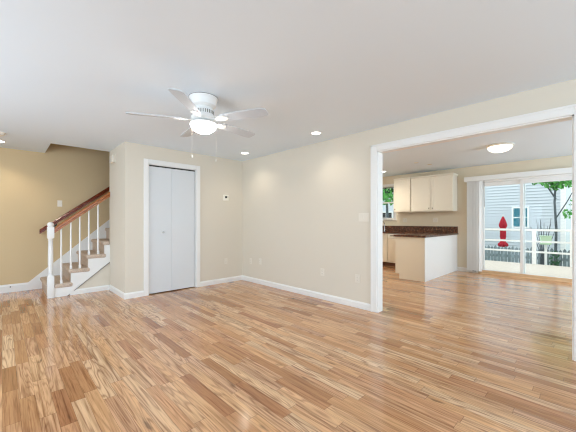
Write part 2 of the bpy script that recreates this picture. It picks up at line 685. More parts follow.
# ------------------------------------------------------------------ stairs
st = thing('staircase', 'carpeted staircase with white balusters rising behind the closet corner', 'staircase', (0.55, 6.0, 0))
nos = [0.49] + [0.785 + 0.24 * i for i in range(11)]
zs = [0.212 + 0.217 * i for i in range(12)]
for i in range(11):
    n0, n1 = nos[i], nos[i + 1]
    z0 = zs[i - 1] if i else 0.0
    y0 = 6.02
    s = MB()
    x1 = n1 + 0.05
    s.box(n0, x1, y0, 6.944, zs[i] - 0.062, zs[i], 0.022, 3)
    s.box(n0 + 0.028, n0 + 0.06, y0, 6.944, z0 - 0.02 if i else 0.001, zs[i] - 0.04)
    if n0 < XS:                                    # the carpet wraps the open end of the tread
        xa = 0.60 if i == 0 else n0
        s.box(xa, min(x1, XS - 0.004), 5.962, 6.03, zs[i] - 0.068, zs[i] - 0.001, 0.02, 3)
    s.build('step', M['carpet'], st, True)
zb = [z - 0.06 for z in zs]
pts = [(0.592, 0.0), (0.592, zb[0]), (nos[1] + 0.03, zb[0]), (nos[1] + 0.03, zb[1]), (nos[2] + 0.03, zb[1]), (nos[2] + 0.03, zb[2]),
       (nos[3] + 0.03, zb[2]), (nos[3] + 0.03, zb[3]), (XS - 0.002, zb[3]), (XS - 0.002, 0.495), (0.765, 0.0)]
MB().prism(pts, 5.978, 6.016, 1).build('stringer', M['trim'], st)
MB().prism([(0.765, 0.0), (XS - 0.002, 0.495), (XS - 0.002, 0.483), (0.780, 0.0)], 5.984, 5.998, 1).build('stringer_shadow_line', M['dark'], st)  # dark strip stands in for the shadow line below the stringer
pts = [(0.33, 0.0), (0.33, 0.135), (0.33 + 2.9, 0.135 + 0.885 * 2.9), (3.23, 2.2), (0.60, 0.0)]
MB().prism(pts, YB - 0.016, YB - 0.001, 1).build('skirt_board', M['trim'], st)
nx, ny = 0.553, 5.998
n = MB()
n.box(nx - 0.043, nx + 0.043, ny - 0.043, ny + 0.043, 0, 0.345, 0.004)
n.lathe([(0.041, 0.345), (0.036, 0.36), (0.029, 0.372), (0.034, 0.385), (0.030, 0.41), (0.034, 0.5), (0.035, 0.62), (0.032, 0.80), (0.028, 0.90),
         (0.035, 0.915), (0.030, 0.93), (0.040, 0.945), (0.040, 0.955)], nx, ny, 20)
n.box(nx - 0.043, nx + 0.043, ny - 0.043, ny + 0.043, 0.95, 1.13, 0.004)
n.lathe([(0.034, 1.13), (0.030, 1.137), (0.042, 1.15), (0.045, 1.165), (0.038, 1.185), (0.02, 1.2), (0, 1.204)], nx, ny, 20)
n.build('newel_post', M['trim'], st, True)


def rail_z(x):
    return 1.035 + (x - 0.553) * 0.805


for bx, ti in ((0.688, 0), (0.815, 1), (0.938, 1), (1.066, 2), (1.200, 2)):
    b = MB()
    zt, zr = zs[ti] - 0.004, rail_z(bx) - 0.015
    b.box(bx - 0.016, bx + 0.016, 5.984, 6.016, zt, zt + 0.06, 0.002)
    hh = zr - zt
    b.lathe([(0.015, zt + 0.055), (0.011, zt + 0.075), (0.0145, zt + 0.10), (0.0145, zt + 0.35 * hh), (0.012, zt + 0.7 * hh), (0.010, zr)], bx, 6.0, 12)
    b.build('baluster', M['trim'], st, True)


def sweep_rail(mb, x0, x1, zf, y, hw, hh):
    prof = [(-hw, -hh), (-hw * 0.7, -hh), (-hw * 0.65, -hh * 0.2), (-hw, 0), (-hw, hh * 0.45), (-hw * 0.6, hh * 0.9), (0, hh),
            (hw * 0.6, hh * 0.9), (hw, hh * 0.45), (hw, 0), (hw * 0.65, -hh * 0.2), (hw * 0.7, -hh), (hw, -hh)]
    prof = [(-hw * 0.7, -hh), (-hw * 0.6, -hh * 0.2), (-hw, 0), (-hw, hh * 0.45), (-hw * 0.6, hh * 0.9), (0, hh),
            (hw * 0.6, hh * 0.9), (hw, hh * 0.45), (hw, 0), (hw * 0.6, -hh * 0.2), (hw * 0.7, -hh)]
    a = [mb.bm.verts.new((x0, y + p, zf(x0) + q)) for p, q in prof]
    b = [mb.bm.verts.new((x1, y + p, zf(x1) + q)) for p, q in prof]
    k = len(prof)
    mb.bm.faces.new(a)
    mb.bm.faces.new(b[::-1])
    for i in range(k):
        mb.bm.faces.new((a[i], b[i], b[(i + 1) % k], a[(i + 1) % k]))


r = MB()
sweep_rail(r, nx + 0.043, XS - 0.001, rail_z, 6.0, 0.032, 0.046)
r.build('handrail', M['rail'], st, True)

wr = thing('wall_handrail', 'dark red wooden handrail mounted along the tan hall wall above the stairs', 'handrail', (0.48, YB, 1.0))
r = MB()
wz = lambda x: 1.035 + (x - 0.49) * 0.786
sweep_rail(r, 0.48, 3.0, wz, 6.885, 0.03, 0.042)
r.build('rail', M['raild'], wr, True)
for bx in (0.72, 1.9, 2.8):
    b = MB()
    b.tube([(bx, YB - 0.002, wz(bx) - 0.09), (bx, YB - 0.05, wz(bx) - 0.085), (bx, 6.885, wz(bx) - 0.035)], 0.007, 8)
    b.tube([(bx, YB - 0.001, wz(bx) - 0.09), (bx, YB - 0.008, wz(bx) - 0.09)], 0.026, 14)
    b.build('bracket', M['dark'], wr, True)

struct('wall_stair_base', MB().prism([(0.70, 0.0), (XS - 0.001, 0.0), (XS - 0.001, 0.53)], 5.999, 6.014, 1), M['wall'])

# ------------------------------------------------------------------ ceiling fan
FX, FY = 1.461, 2.739
fan = thing('ceiling_fan', 'white five-blade ceiling fan with lit bowl hugging the living room ceiling', 'ceiling fan', (FX, FY, H))
MB().lathe([(0.142, H), (0.142, H - 0.012), (0.134, H - 0.02), (0.128, H - 0.05), (0.122, H - 0.085), (0.098, H - 0.10), (0.06, H - 0.105)], FX, FY, 48).build('canopy', M['fanw'], fan, True)
MB().lathe([(0.1435, H - 0.003), (0.1435, H - 0.007)], FX, FY, 48).build('canopy_gap', M['dark'], fan, True)
mo = MB().lathe([(0.06, H - 0.10), (0.086, H - 0.105), (0.098, H - 0.125), (0.100, H - 0.180), (0.118, H - 0.192), (0.120, H - 0.216), (0.104, H - 0.232), (0.06, H - 0.236)], FX, FY, 48)
mo = mo.build('motor_housing', M['fanw'], fan, True)
v = MB()
for k in range(30):
    a = 2 * PI * k / 30
    ca, sa = math.cos(a), math.sin(a)
    r0 = 0.0995
    q = [Vector((FX + r0 * ca - 0.004 * sa * sx_, FY + r0 * sa + 0.004 * ca * sx_, z)) for sx_, z in ((-1, H - 0.172), (1, H - 0.172), (1, H - 0.138), (-1, H - 0.138))]
    q2 = [p_ + Vector((ca, sa, 0)) * 0.0022 for p_ in q]
    A = [v.bm.verts.new(p_) for p_ in q]
    B = [v.bm.verts.new(p_) for p_ in q2]
    v.bm.faces.new(A)
    v.bm.faces.new(B[::-1])
    for i in range(4):
        v.bm.faces.new((A[i], B[i], B[(i + 1) % 4], A[(i + 1) % 4]))
v.build('vent_slots', M['slot'], mo)
ZB = H - 0.225
for k in range(5):
    th = R(8 + 72 * k)
    pitch = R(-12)
    T = Matrix.Translation((FX, FY, ZB)) @ Matrix.Rotation(th, 4, 'Z') @ Matrix.Rotation(pitch, 4, 'X')
    b = MB()
    out = [(0.215, -0.052), (0.60, -0.066), (0.665, -0.064), (0.69, -0.052), (0.70, -0.03), (0.70, 0.03), (0.69, 0.052), (0.665, 0.064), (0.60, 0.066), (0.215, 0.052), (0.205, 0.03), (0.205, -0.03)]
    b.prism(out, -0.004, 0.004, 2)
    b.bm.transform(T)
    bl = b.build('blade', M['blade'], fan)
    a = MB()
    iron = [(0.085, -0.022), (0.15, -0.016), (0.19, -0.040), (0.25, -0.046), (0.275, -0.02), (0.285, 0.0), (0.275, 0.02), (0.25, 0.046), (0.19, 0.040), (0.15, 0.016), (0.085, 0.022)]
    a.prism(iron, -0.011, -0.0045, 2)
    for sx_, sy_ in ((0.235, -0.026), (0.235, 0.026), (0.262, 0)):
        a.lathe([(0.006, -0.014), (0.006, -0.010)], sx_, sy_, 8)
    a.bm.transform(T)
    a.build('blade_arm', M['fanw'], bl)
lk = MB().lathe([(0.06, H - 0.234), (0.07, H - 0.238), (0.118, H - 0.252), (0.130, H - 0.260), (0.130, H - 0.271), (0.118, H - 0.273)], FX, FY, 40).build('light_kit', M['fanw'], fan, True)
prof = [(0.127, H - 0.271)]
for i in range(1, 11):
    a = i / 10 * PI / 2
    prof.append((0.127 * math.cos(a) if i < 10 else 0.0, H - 0.271 - 0.088 * math.sin(a)))
MB().lathe(prof, FX, FY, 40).build('light_bowl', M['bowl'], lk, True)
# two pull chains with white drops (chain points left and right of the bowl as one looks from the opening side)
for px, py, zt, zl in ((FX - 0.085, FY + 0.078, H - 0.255, 1.885), (FX + 0.095, FY - 0.082, H - 0.255, 1.845)):
    ch = MB()
    ch.tube([(px, py, zt), (px, py, zl)], 0.0005, 6)
    o = ch.build('pull_chain', M['plate'], fan)
    MB().lathe([(0, zl - 0.026), (0.0045, zl - 0.023), (0.0058, zl - 0.012), (0.003, zl), (0, zl + 0.003)], px, py, 10).build('chain_drop', M['plate'], o, True)


def point(name, loc, power, col, rad, parent):
    l = bpy.data.lights.new(name, 'POINT')
    l.energy = power
    l.color = col
    l.shadow_soft_size = rad
    o = bpy.data.objects.new(name, l)
    C.objects.link(o)
    o.parent = parent
    o.location = Vector(loc) - wloc(parent)
    return o


def spot(name, loc, power, col, rad, ang, blend, parent):
    l = bpy.data.lights.new(name, 'SPOT')
    l.energy = power
    l.color = col
    l.shadow_soft_size = rad
    l.spot_size = R(ang)
    l.spot_blend = blend
    o = bpy.data.objects.new(name, l)
    C.objects.link(o)
    o.parent = parent
    o.location = Vector(loc) - wloc(parent)
    return o


# ------------------------------------------------------------------ downlights


def downlight(x, y, zc, label, power, group, rad=0.075):
    t = thing('recessed_light', label, 'recessed light', (x, y, zc), group)
    MB().lathe([(rad - 0.014, zc - 0.001), (rad - 0.012, zc - 0.005), (rad, zc - 0.004), (rad + 0.004, zc - 0.0005)], x, y, 32).build('trim_ring', M['fanw'], t, True)
    MB().lathe([(0, zc - 0.003), (rad - 0.014, zc - 0.003), (rad - 0.014, zc - 0.001), (0, zc - 0.001)], x, y, 32).build('lens', M['ldisc'], t)
    if power:
        spot('recessed_light_lamp', (x, y, zc - 0.012), power, (1.0, 0.88, 0.70), 0.04, 130, 0.7, t)
    return t


downlight(3.185, 2.727, H, 'round recessed ceiling light nearest the wide opening, close to the right wall', 10, 'recessed ceiling lights')
downlight(3.189, 4.430, H, 'round recessed ceiling light near the corner by the thermostat', 10, 'recessed ceiling lights')
downlight(-0.03, 6.43, H, 'round recessed ceiling light at far left above the tan hall wall', 22, 'recessed ceiling lights')
downlight(7.20, 3.85, HK, 'recessed kitchen ceiling light in front of the kitchen window', 42, 'recessed ceiling lights')


sd = thing('smoke_detector', 'white round smoke detector on the ceiling at the far left edge', 'smoke detector', (-0.03, 5.80, H))
MB().lathe([(0.07, H), (0.07, H - 0.008), (0.066, H - 0.012)], -0.03, 5.80, 28).build('base', M['plate'], sd, True)
MB().lathe([(0.062, H - 0.012), (0.060, H - 0.03), (0.048, H - 0.04), (0.0, H - 0.042)], -0.03, 5.80, 28).build('cover', M['plate'], sd, True)

# dining dome light, and an unseen second one added to brighten the kitchen


def dome(x, y, label, power):
    t = thing('flush_ceiling_light', label, 'ceiling light', (x, y, HK))
    MB().lathe([(0.19, HK), (0.198, HK - 0.006), (0.200, HK - 0.022), (0.190, HK - 0.032), (0.176, HK - 0.034)], x, y, 44).build('rim', M['plate'], t, True)
    prof = [(0.178, HK - 0.032)]
    for i in range(1, 11):
        a = i / 10 * PI / 2
        prof.append((0.178 * math.cos(a) if i < 10 else 0.0, HK - 0.032 - 0.095 * math.sin(a)))
    MB().lathe(prof, x, y, 44).build('glass_dome', M['dome'], t, True)
    if power:
        point('dome_fill_lamp', (x, y, HK - 0.26), power, (1.0, 0.97, 0.93), 0.12, t)


dome(6.12, 1.12, 'lit flush dome light with swirled glass on the dining ceiling', 0)
dome(4.75, 4.0, 'unseen dome light added over the kitchen floor, behind the right wall', 42)

for cx_, cy_, lb in ((6.62, 2.75, 'small white round ceiling cover nearer the wide opening'), (7.05, 2.62, 'small white round ceiling cover nearer the wall cabinets')):
    tag(MB().lathe([(0, HK - 0.012), (0.035, HK - 0.012), (0.045, HK - 0.006), (0.047, HK)], cx_, cy_, 24).build('ceiling_cover', M['plate'], None, True),
        lb, 'ceiling cover', 'ceiling covers')

# ------------------------------------------------------------------ plates on the walls


def plate_local(nm, label, cat, gangs, kind, loc, rotz, group=None):
    """Built in its own frame: local x along the wall, local -y out of the wall."""
    t = thing(nm, label, cat, (0, 0, 0), group)
    wd, hg = 0.072 + 0.046 * (gangs - 1), 0.116
    pl = MB().box(-wd / 2, wd / 2, -0.006, 0, -hg / 2, hg / 2, 0.0025).build('cover_plate', M['plate'], t)
    for g in range(gangs):
        gx = (g - (gangs - 1) / 2) * 0.046
        if kind == 'outlet':
            for zz in (-0.02, 0.02):
                rc = MB().box(gx - 0.017, gx + 0.017, -0.0085, -0.0055, zz - 0.014, zz + 0.014, 0.001).build('receptacle', M['plate'], t)
                sl = MB()
                for dx in (-0.0065, 0.0065):
                    sl.box(gx + dx - 0.0012, gx + dx + 0.0012, -0.009, -0.008, zz - 0.002, zz + 0.007)
                sl.box(gx - 0.002, gx + 0.002, -0.009, -0.008, zz - 0.009, zz - 0.005)
                sl.build('slots', M['slot'], rc)
        else:
            s = MB().box(gx - 0.016, gx + 0.016, -0.010, -0.0055, -0.033, 0.033, 0.0015).build('rocker', M['plate'], t)
    t.location = loc
    t.rotation_euler = (0, 0, rotz)
    return t


RW = -R(90)     # on the right wall: local -y looks to -X
plate_local('wall_outlet', 'white outlet low on the right wall, closest to the room corner', 'outlet', 1, 'outlet', (XR, 4.80, 0.415), RW, 'outlets')
plate_local('wall_outlet', 'white outlet low on the right wall, second from the room corner', 'outlet', 1, 'outlet', (XR, 4.50, 0.435), RW, 'outlets')
plate_local('wall_outlet', 'white outlet low on the right wall, midway between corner and wide opening', 'outlet', 1, 'outlet', (XR, 2.95, 0.42), RW, 'outlets')
plate_local('wall_outlet', 'white outlet low on the right wall beside the opening casing', 'outlet', 1, 'outlet', (XR, 2.316, 0.408), RW, 'outlets')
plate_local('wall_outlet', 'white outlet low on the closet wall beneath the thermostat', 'outlet', 1, 'outlet', (3.198, YC, 0.425), 0, 'outlets')
plate_local('light_switch', 'white three-gang light switch beside the opening casing', 'light switch', 3, 'switch', (XR, 2.213, 1.27), RW)
plate_local('light_switch', 'single white light switch on the tan hall wall above the stairs', 'light switch', 1, 'switch', (0.776, YB, 1.548), 0)
plate_local('wall_outlet', 'white double outlet plate on the kitchen wall under the two-door cabinet', 'outlet', 2, 'outlet', (XF, 2.86, 1.245), RW, 'outlets')
plate_local('wall_outlet', 'white double outlet plate on the kitchen wall under the single-door cabinet', 'outlet', 2, 'outlet', (XF, 3.67, 1.245), RW, 'outlets')

th_ = thing('thermostat', 'white wall thermostat with small black display on the closet wall', 'thermostat', (3.198, YC, 1.68))
MB().box(3.135, 3.262, YC - 0.008, YC, 1.625, 1.740, 0.003).build('back_plate', M['appl'], th_)
bd = MB().box(3.146, 3.250, YC - 0.028, YC - 0.008, 1.633, 1.732, 0.005).build('housing', M['appl'], th_)
MB().box(3.165, 3.212, YC - 0.030, YC - 0.0275, 1.672, 1.712, 0.001).build('display', M['black'], bd)
bt = MB()
for q in range(2):
    bt.box(3.224, 3.238, YC - 0.030, YC - 0.0275, 1.675 + 0.024 * q, 1.687 + 0.024 * q, 0.001)
bt.build('buttons', M['slot'], bd)

chm = thing('door_chime', 'cream door chime box high on the narrow closet side wall', 'door chime', (XS, 5.71, 2.275))
MB().box(XS - 0.008, XS, 5.60, 5.82, 2.205, 2.345, 0.002).build('back_plate', M['plate'], chm)
MB().box(XS - 0.05, XS - 0.008, 5.608, 5.812, 2.212, 2.338, 0.008).build('cover', M['plate'], chm)

ds = thing('door_stop', 'tiny spring door stop on the hall baseboard at far left', 'door stop', (0.10, YB - 0.016, 0.10))
MB().tube([(0.10, YB - 0.012, 0.10), (0.10, YB - 0.065, 0.10)], 0.006, 10).build('spring', M['steel'], ds, True)
MB().tube([(0.10, YB - 0.065, 0.10), (0.10, YB - 0.08, 0.10)], 0.009, 10).build('tip', M['dark'], ds, True)

# ------------------------------------------------------------------ kitchen cabinets


def shaker(mb, x, y0, y1, z0, z1, t=0.02, fr=0.055):
    """A framed cabinet door facing -X with its back at x."""
    mb.box(x - t * 0.6, x, y0, y1, z0, z1)
    mb.box(x - t, x - t * 0.6, y0, y0 + fr, z0, z1, 0.002, 1)
    mb.box(x - t, x - t * 0.6, y1 - fr, y1, z0, z1, 0.002, 1)
    mb.box(x - t, x - t * 0.6, y0 + fr, y1 - fr, z0, z0 + fr, 0.002, 1)
    mb.box(x - t, x - t * 0.6, y0 + fr, y1 - fr, z1 - fr, z1, 0.002, 1)
    return mb


def knob_x(x, y, z):
    k = MB().lathe([(0.0, 0.0), (0.005, 0.0), (0.005, 0.012), (0.013, 0.018), (0.014, 0.024), (0.009, 0.03), (0, 0.031)], 0, 0, 14)
    bmesh.ops.rotate(k.bm, verts=k.bm.verts[:], cent=(0, 0, 0), matrix=Matrix.Rotation(R(-90), 3, 'Y'))
    bmesh.ops.translate(k.bm, verts=k.bm.verts[:], vec=(x, y, z))
    return k


CXF = 7.77
for (y0, y1, doors, lb) in ((2.345, 3.357, 2, 'cream two-door wall cabinet, nearer the sliding door'), (3.371, 3.83, 1, 'cream single-door wall cabinet beside the kitchen window')):
    t = thing('wall_cabinet', lb, 'cabinet', (CXF, (y0 + y1) / 2, 1.46), 'kitchen wall cabinets')
    b = MB().box(CXF, XF - 0.001, y0, y1, 1.46, 2.345)
    b.build('body', M['cab'], t)
    MB().box(CXF - 0.04, XF - 0.001, y0 - 0.02 if doors == 2 else y0, y1, 2.335, 2.375, 0.006).build('crown', M['cab'], t)
    dw = (y1 - y0) / doors
    for i in range(doors):
        a, e = y0 + i * dw + 0.004, y0 + (i + 1) * dw - 0.004
        dr = shaker(MB(), CXF, a, e, 1.475, 2.33).build('door', M['cab'], t)
        ky = (e - 0.04 if i == 0 else a + 0.04) if doors == 2 else e - 0.035
        knob_x(CXF - 0.02, ky, 1.54).build('knob', M['dark'], dr, True)

# peninsula
PX0, PY0, PY1 = 6.075, 2.352, 2.965
pe = thing('kitchen_peninsula', 'cream and white kitchen peninsula base with panelled end under dark counter', 'cabinet', (PX0, 2.65, 0))
c = MB()
c.box(PX0 + 0.02, XF - 0.001, PY0 + 0.012, PY1 - 0.075, 0, 0.888)
c.box(PX0 + 0.02, 7.47, PY1 - 0.08, PY1 - 0.02, 0.105, 0.888)
c.build('body', M['cab'], pe)
MB().prism([(PY0, 0), (PY1 - 0.085, 0), (PY1 - 0.085, 0.105), (PY1, 0.105), (PY1, 0.888), (PY0, 0.888)], PX0, PX0 + 0.02, 0).build('end_panel', M['cabe'], pe)
s = MB()
s.box(PX0 + 0.02, XF - 0.001, PY0, PY0 + 0.012, 0, 0.888)
s.box(PX0 - 0.004, PX0 + 0.04, PY0 - 0.008, PY0 + 0.004, 0, 0.888, 0.002)
s.box(XF - 0.05, XF - 0.001, PY0 - 0.008, PY0, 0, 0.888, 0.002)
s.build('side_panel', M['cabw'], pe)
MB().box(PX0 + 0.02, 7.47, PY1 - 0.085, PY1 - 0.076, 0, 0.105).build('toe_kick', M['toe'], pe)
for i in range(3):
    a = PX0 + 0.03 + i * 0.46
    MB().box(a, a + 0.45, PY1 - 0.02, PY1, 0.12, 0.87, 0.003).build('door', M['cab'], pe)

# run of base cabinets and the dishwasher on the kitchen wall
BXF = 7.50


def base_unit(y0, y1, lb):
    t = thing('base_cabinet', lb, 'cabinet', (BXF, (y0 + y1) / 2, 0), 'base cabinets on the kitchen wall')
    MB().box(BXF, XF - 0.001, y0, y1, 0.105, 0.888).build('body', M['cab'], t)
    MB().box(BXF + 0.06, BXF + 0.075, y0, y1, 0, 0.105).build('toe_kick', M['toe'], t)
    dr = MB().box(BXF - 0.02, BXF, y0 + 0.005, y1 - 0.005, 0.74, 0.88, 0.003).build('drawer', M['cab'], t)
    knob_x(BXF - 0.02, (y0 + y1) / 2, 0.81).build('knob', M['dark'], dr, True)
    m_ = (y0 + y1) / 2
    for a, e, ky in ((y0 + 0.005, m_ - 0.002, m_ - 0.04), (m_ + 0.002, y1 - 0.005, m_ + 0.04)):
        dd = shaker(MB(), BXF, a, e, 0.12, 0.73).build('door', M['cab'], t)
        knob_x(BXF - 0.02, ky, 0.67).build('knob', M['dark'], dd, True)


dwt = thing('dishwasher', 'white dishwasher under the dark counter left of the peninsula', 'dishwasher', (BXF, 3.55, 0))
dy0, dy1 = 2.975, 3.87
dy0 = 3.27
MB().box(BXF, XF - 0.001, dy0, dy1, 0.105, 0.886).build('tub', M['appl'], dwt)
MB().box(BXF - 0.022, BXF, dy0 + 0.003, dy1 - 0.003, 0.13, 0.745, 0.004).build('door', M['cabe'], dwt)
cp = MB().box(BXF - 0.028, BXF, dy0 + 0.003, dy1 - 0.003, 0.765, 0.882, 0.006).build('control_panel', M['appl'], dwt)
MB().box(BXF - 0.034, BXF - 0.027, dy1 - 0.20, dy1 - 0.08, 0.815, 0.84, 0.002).build('latch_handle', M['slot'], cp)
MB().box(BXF + 0.06, BXF + 0.075, dy0, dy1, 0, 0.105).build('toe_kick', M['toe'], dwt)
base_unit(3.875, 4.75, 'cream base cabinet under the kitchen sink window')

ct_ = thing('countertop', 'dark brown granite countertop over the peninsula and along the kitchen wall', 'countertop', (7.0, 3.0, 0.89))
c = MB()
c.prism([(PX0 - 0.03, PY0 - 0.03), (XF - 0.001, PY0 - 0.03), (XF - 0.001, 5.09), (BXF - 0.045, 5.09), (BXF - 0.045, PY1 + 0.03), (PX0 - 0.03, PY1 + 0.03)], 0.8885, 0.928, 2)
c.build('slab', M['granite'], ct_)
c = MB()
c.box(XF - 0.022, XF - 0.001, PY0 - 0.02, 5.09, 0.928, 1.085, 0.003)
c.build('backsplash', M['granite'], ct_)

fc = thing('kitchen_faucet', 'slim bright faucet on the counter below the kitchen window', 'faucet', (7.92, 4.20, 0.928))
MB().lathe([(0.026, 0.9285), (0.026, 0.94), (0.016, 0.95), (0.014, 0.98)], 7.92, 4.20, 18).build('base', M['steel'], fc, True)
pts = [(7.92, 4.20, 0.97), (7.92, 4.20, 1.12)] + [(7.92 - 0.09 + 0.09 * math.cos(a), 4.20, 1.12 + 0.09 * math.sin(a)) for a in [R(q) for q in range(15, 181, 15)]] + [(7.74, 4.20, 1.06)]
MB().tube(pts, 0.011, 10).build('spout', M['steel'], fc, True)
MB().tube([(7.92, 4.185, 0.96), (7.92, 4.13, 0.985)], 0.007, 8).build('lever', M['steel'], fc, True)

# kitchen window
wn = thing('window_1', None, None, (XF, (WY0 + WY1) / 2, WZ0), kind='structure')
c = MB()
x0, x1 = XF - 0.018, XF + 0.0
c.box(x0, x1, WY0 - 0.07, WY0, WZ0 - 0.02, WZ1 + 0.07, 0.003)
c.box(x0, x1, WY1, WY1 + 0.07, WZ0 - 0.02, WZ1 + 0.07, 0.003)
c.box(x0, x1, WY0, WY1, WZ1, WZ1 + 0.07, 0.003)
c.build('casing', M['trim'], wn)
MB().box(XF - 0.05, XF + 0.10, WY0 - 0.09, WY1 + 0.07, WZ0 - 0.03, WZ0, 0.004).build('sill', M['trim'], wn)
c = MB()
for a, b_, d_, e in ((WY0, WY0 + 0.045, WZ0, WZ1), (WY1 - 0.045, WY1, WZ0, WZ1), (WY0, WY1, WZ0, WZ0 + 0.045), (WY0, WY1, WZ1 - 0.045, WZ1), (WY0, WY1, 1.74, 1.775)):
    c.box(XF + 0.06, XF + 0.10, a, b_, d_, e, 0.003)
c.build('sash', M['vinyl'], wn)
MB().box(XF + 0.078, XF + 0.082, WY0 + 0.04, WY1 - 0.04, WZ0 + 0.04, WZ1 - 0.04).build('pane', M['glass'], wn)

# ------------------------------------------------------------------ sliding door
sl = thing('door_2', None, None, (XF, (SY0 + SY1) / 2, 0), kind='structure')
c = MB()
c.box(XF - 0.02, XF + 0.13, SY1 - 0.035, SY1, 0, SZ, 0.004)
c.box(XF - 0.02, XF + 0.13, SY0, SY0 + 0.035, 0, SZ, 0.004)
c.box(XF - 0.02, XF + 0.13, SY0, SY1, SZ - 0.035, SZ, 0.004)
c.build('door_frame', M['vinyl'], sl)
MB().prism([(XF - 0.075, 0), (XF + 0.14, 0), (XF + 0.14, 0.03), (XF + 0.003, 0.03), (XF + 0.003, 0.078), (XF - 0.03, 0.078), (XF - 0.034, 0.02), (XF - 0.075, 0.012)], SY0, SY1, 1).build('threshold', M['sill'], sl)


def slider_panel(xa, xb, ya, yb, nm):
    c = MB()
    s_ = 0.055
    c.box(xa, xb, ya, ya + s_, 0.03, SZ - 0.035, 0.004)
    c.box(xa, xb, yb - s_, yb, 0.03, SZ - 0.035, 0.004)
    c.box(xa, xb, ya + s_, yb - s_, 0.03, 0.085, 0.004)
    c.box(xa, xb, ya + s_, yb - s_, SZ - 0.125, SZ - 0.035, 0.004)
    f = c.build('door_sash', M['vinyl'], sl)
    xm_ = (xa + xb) / 2
    MB().box(xm_ - 0.003, xm_ + 0.003, ya + s_ - 0.01, yb - s_ + 0.01, 0.07, SZ - 0.115).build('pane', M['glass'], f)
    return f


slider_panel(XF + 0.055, XF + 0.09, 1.035, SY1 - 0.03, 'fixed')
f = slider_panel(XF + 0.005, XF + 0.045, SY0 + 0.03, 1.115, 'sliding')
h_ = MB().box(XF - 0.014, XF + 0.006, 1.075, 1.10, 0.93, 1.12, 0.004)
h_.build('door_handle', M['vinyl'], f)

bl = thing('vertical_blind', 'white vertical blind stacked open at the left of the sliding door', 'blind', (8.0, 1.2, 2.2))
MB().box(7.955, XF - 0.001, 0.13, 2.165, 2.155, 2.265, 0.004).build('valance', M['vinyl'], bl)
for i in range(9):
    yy = 2.085 - i * 0.031
    s = MB()
    pts = []
    for q in range(6):
        tt = q / 5 - 0.5
        pts.append((8.015 + tt * 0.074 * math.cos(R(-48)), yy + tt * 0.074 * math.sin(R(-48)) + 0.006 * (1 - 4 * tt * tt)))
    for q in range(5, -1, -1):
        pts.append((pts[q][0] + 0.0012, pts[q][1] + 0.0016))
    s.prism(pts, 0.045, 2.165, 2)
    s.build('slat', M['blind'], bl, True)
MB().tube([(7.99, 1.765, 2.16), (7.985, 1.755, 1.55)], 0.006, 8).build('wand', M['slot'], bl, True)
MB().box(8.0, 8.03, 1.93, 2.0, 0.036, 0.05, 0.003).build('bottom_weights', M['dark'], bl)

# ------------------------------------------------------------------ outdoors
DXE = 10.85
o = MB()
y = -3.0
x = XF + 0.15
while x < DXE + 0.05:
    o.box(x, min(x + 0.135, DXE + 0.06), -3.0, 5.6, -0.035, -0.005, 0.003, 1)
    x += 0.14
o = o.build('deck', M['deck'])
o['kind'] = 'structure'
o = MB().box(XF + 0.1, 40, -25, 40, -1.35, -1.25).build('ground', M['grass'])
o['kind'] = 'structure'

dr = thing('deck_railing', 'white three-rail deck railing outside the sliding door', 'railing', (DXE, 1.0, 0))
for z, hh in ((0.965, 0.03), (0.64, 0.024), (0.345, 0.024)):
    MB().box(DXE - 0.03, DXE + 0.03, -3.0, 5.6, z - hh, z + hh, 0.004).build('rail', M['white_ext'], dr)
for py in (-1.9, -0.7, 0.40, 1.18, 2.75, 4.2, 5.5):
    MB().box(DXE - 0.045, DXE + 0.045, py - 0.045, py + 0.045, -0.004, 0.935, 0.004).build('post', M['white_ext'], dr)

fe = thing('picket_fence', 'weathered grey picket fence beyond the deck railing', 'fence', (13.2, 1.5, -1.25))
FXX = 13.2
p_ = MB()
yy = -4.0
k = 0
while yy < 8.5:
    zt = 0.30 + 0.012 * ((k * 7) % 5 - 2)
    p_.prism([(yy, -1.25), (yy + 0.088, -1.25), (yy + 0.088, zt - 0.07), (yy + 0.044, zt), (yy, zt - 0.07)], FXX, FXX + 0.022, 0)
    yy += 0.105
    k += 1
p_.build('picket_panel', M['fence'], fe)
for z in (-0.95, -0.05):
    MB().box(FXX + 0.022, FXX + 0.06, -4.0, 8.5, z - 0.045, z + 0.045).build('rail', M['fence'], fe)
for py in (-3.5, -1.2, 1.1, 3.4, 5.7, 8.0):
    MB().box(FXX + 0.024, FXX + 0.11, py - 0.045, py + 0.045, -1.249, 0.22).build('post', M['fence'], fe)

# red parasol, furled, behind the fence
UX, UY = 14.0, 2.46
um = thing('patio_umbrella', 'closed red patio umbrella standing behind the picket fence', 'umbrella', (UX, UY, -1.25))
MB().tube([(UX, UY, -1.2), (UX, UY, 1.4)], 0.02, 10).build('pole', M['white_ext'], um, True)
u = MB()
prof = [(0.11, 0.22), (0.15, 0.27), (0.145, 0.34), (0.085, 0.40), (0.065, 0.47), (0.09, 0.62), (0.085, 0.82), (0.09, 0.97), (0.115, 1.02), (0.12, 1.08), (0.075, 1.24), (0.035, 1.36), (0.012, 1.41)]
seg = 32
rings = []
for ri, (rr, z) in enumerate(prof):
    rings.append([u.bm.verts.new((UX + rr * (1 + 0.16 * math.cos(8 * 2 * PI * q / seg)) * math.cos(2 * PI * q / seg),
                                  UY + rr * (1 + 0.16 * math.cos(8 * 2 * PI * q / seg)) * math.sin(2 * PI * q / seg), z)) for q in range(seg)])
for a, b in zip(rings, rings[1:]):
    for q in range(seg):
        u.bm.faces.new((a[q], a[(q + 1) % seg], b[(q + 1) % seg], b[q]))
u.bm.faces.new(rings[0])
u.bm.faces.new(rings[-1])
u.build('canopy', M['red'], um, True)
MB().sphere((UX, UY, 1.425), 0.022).build('finial', M['white_ext'], um, True)
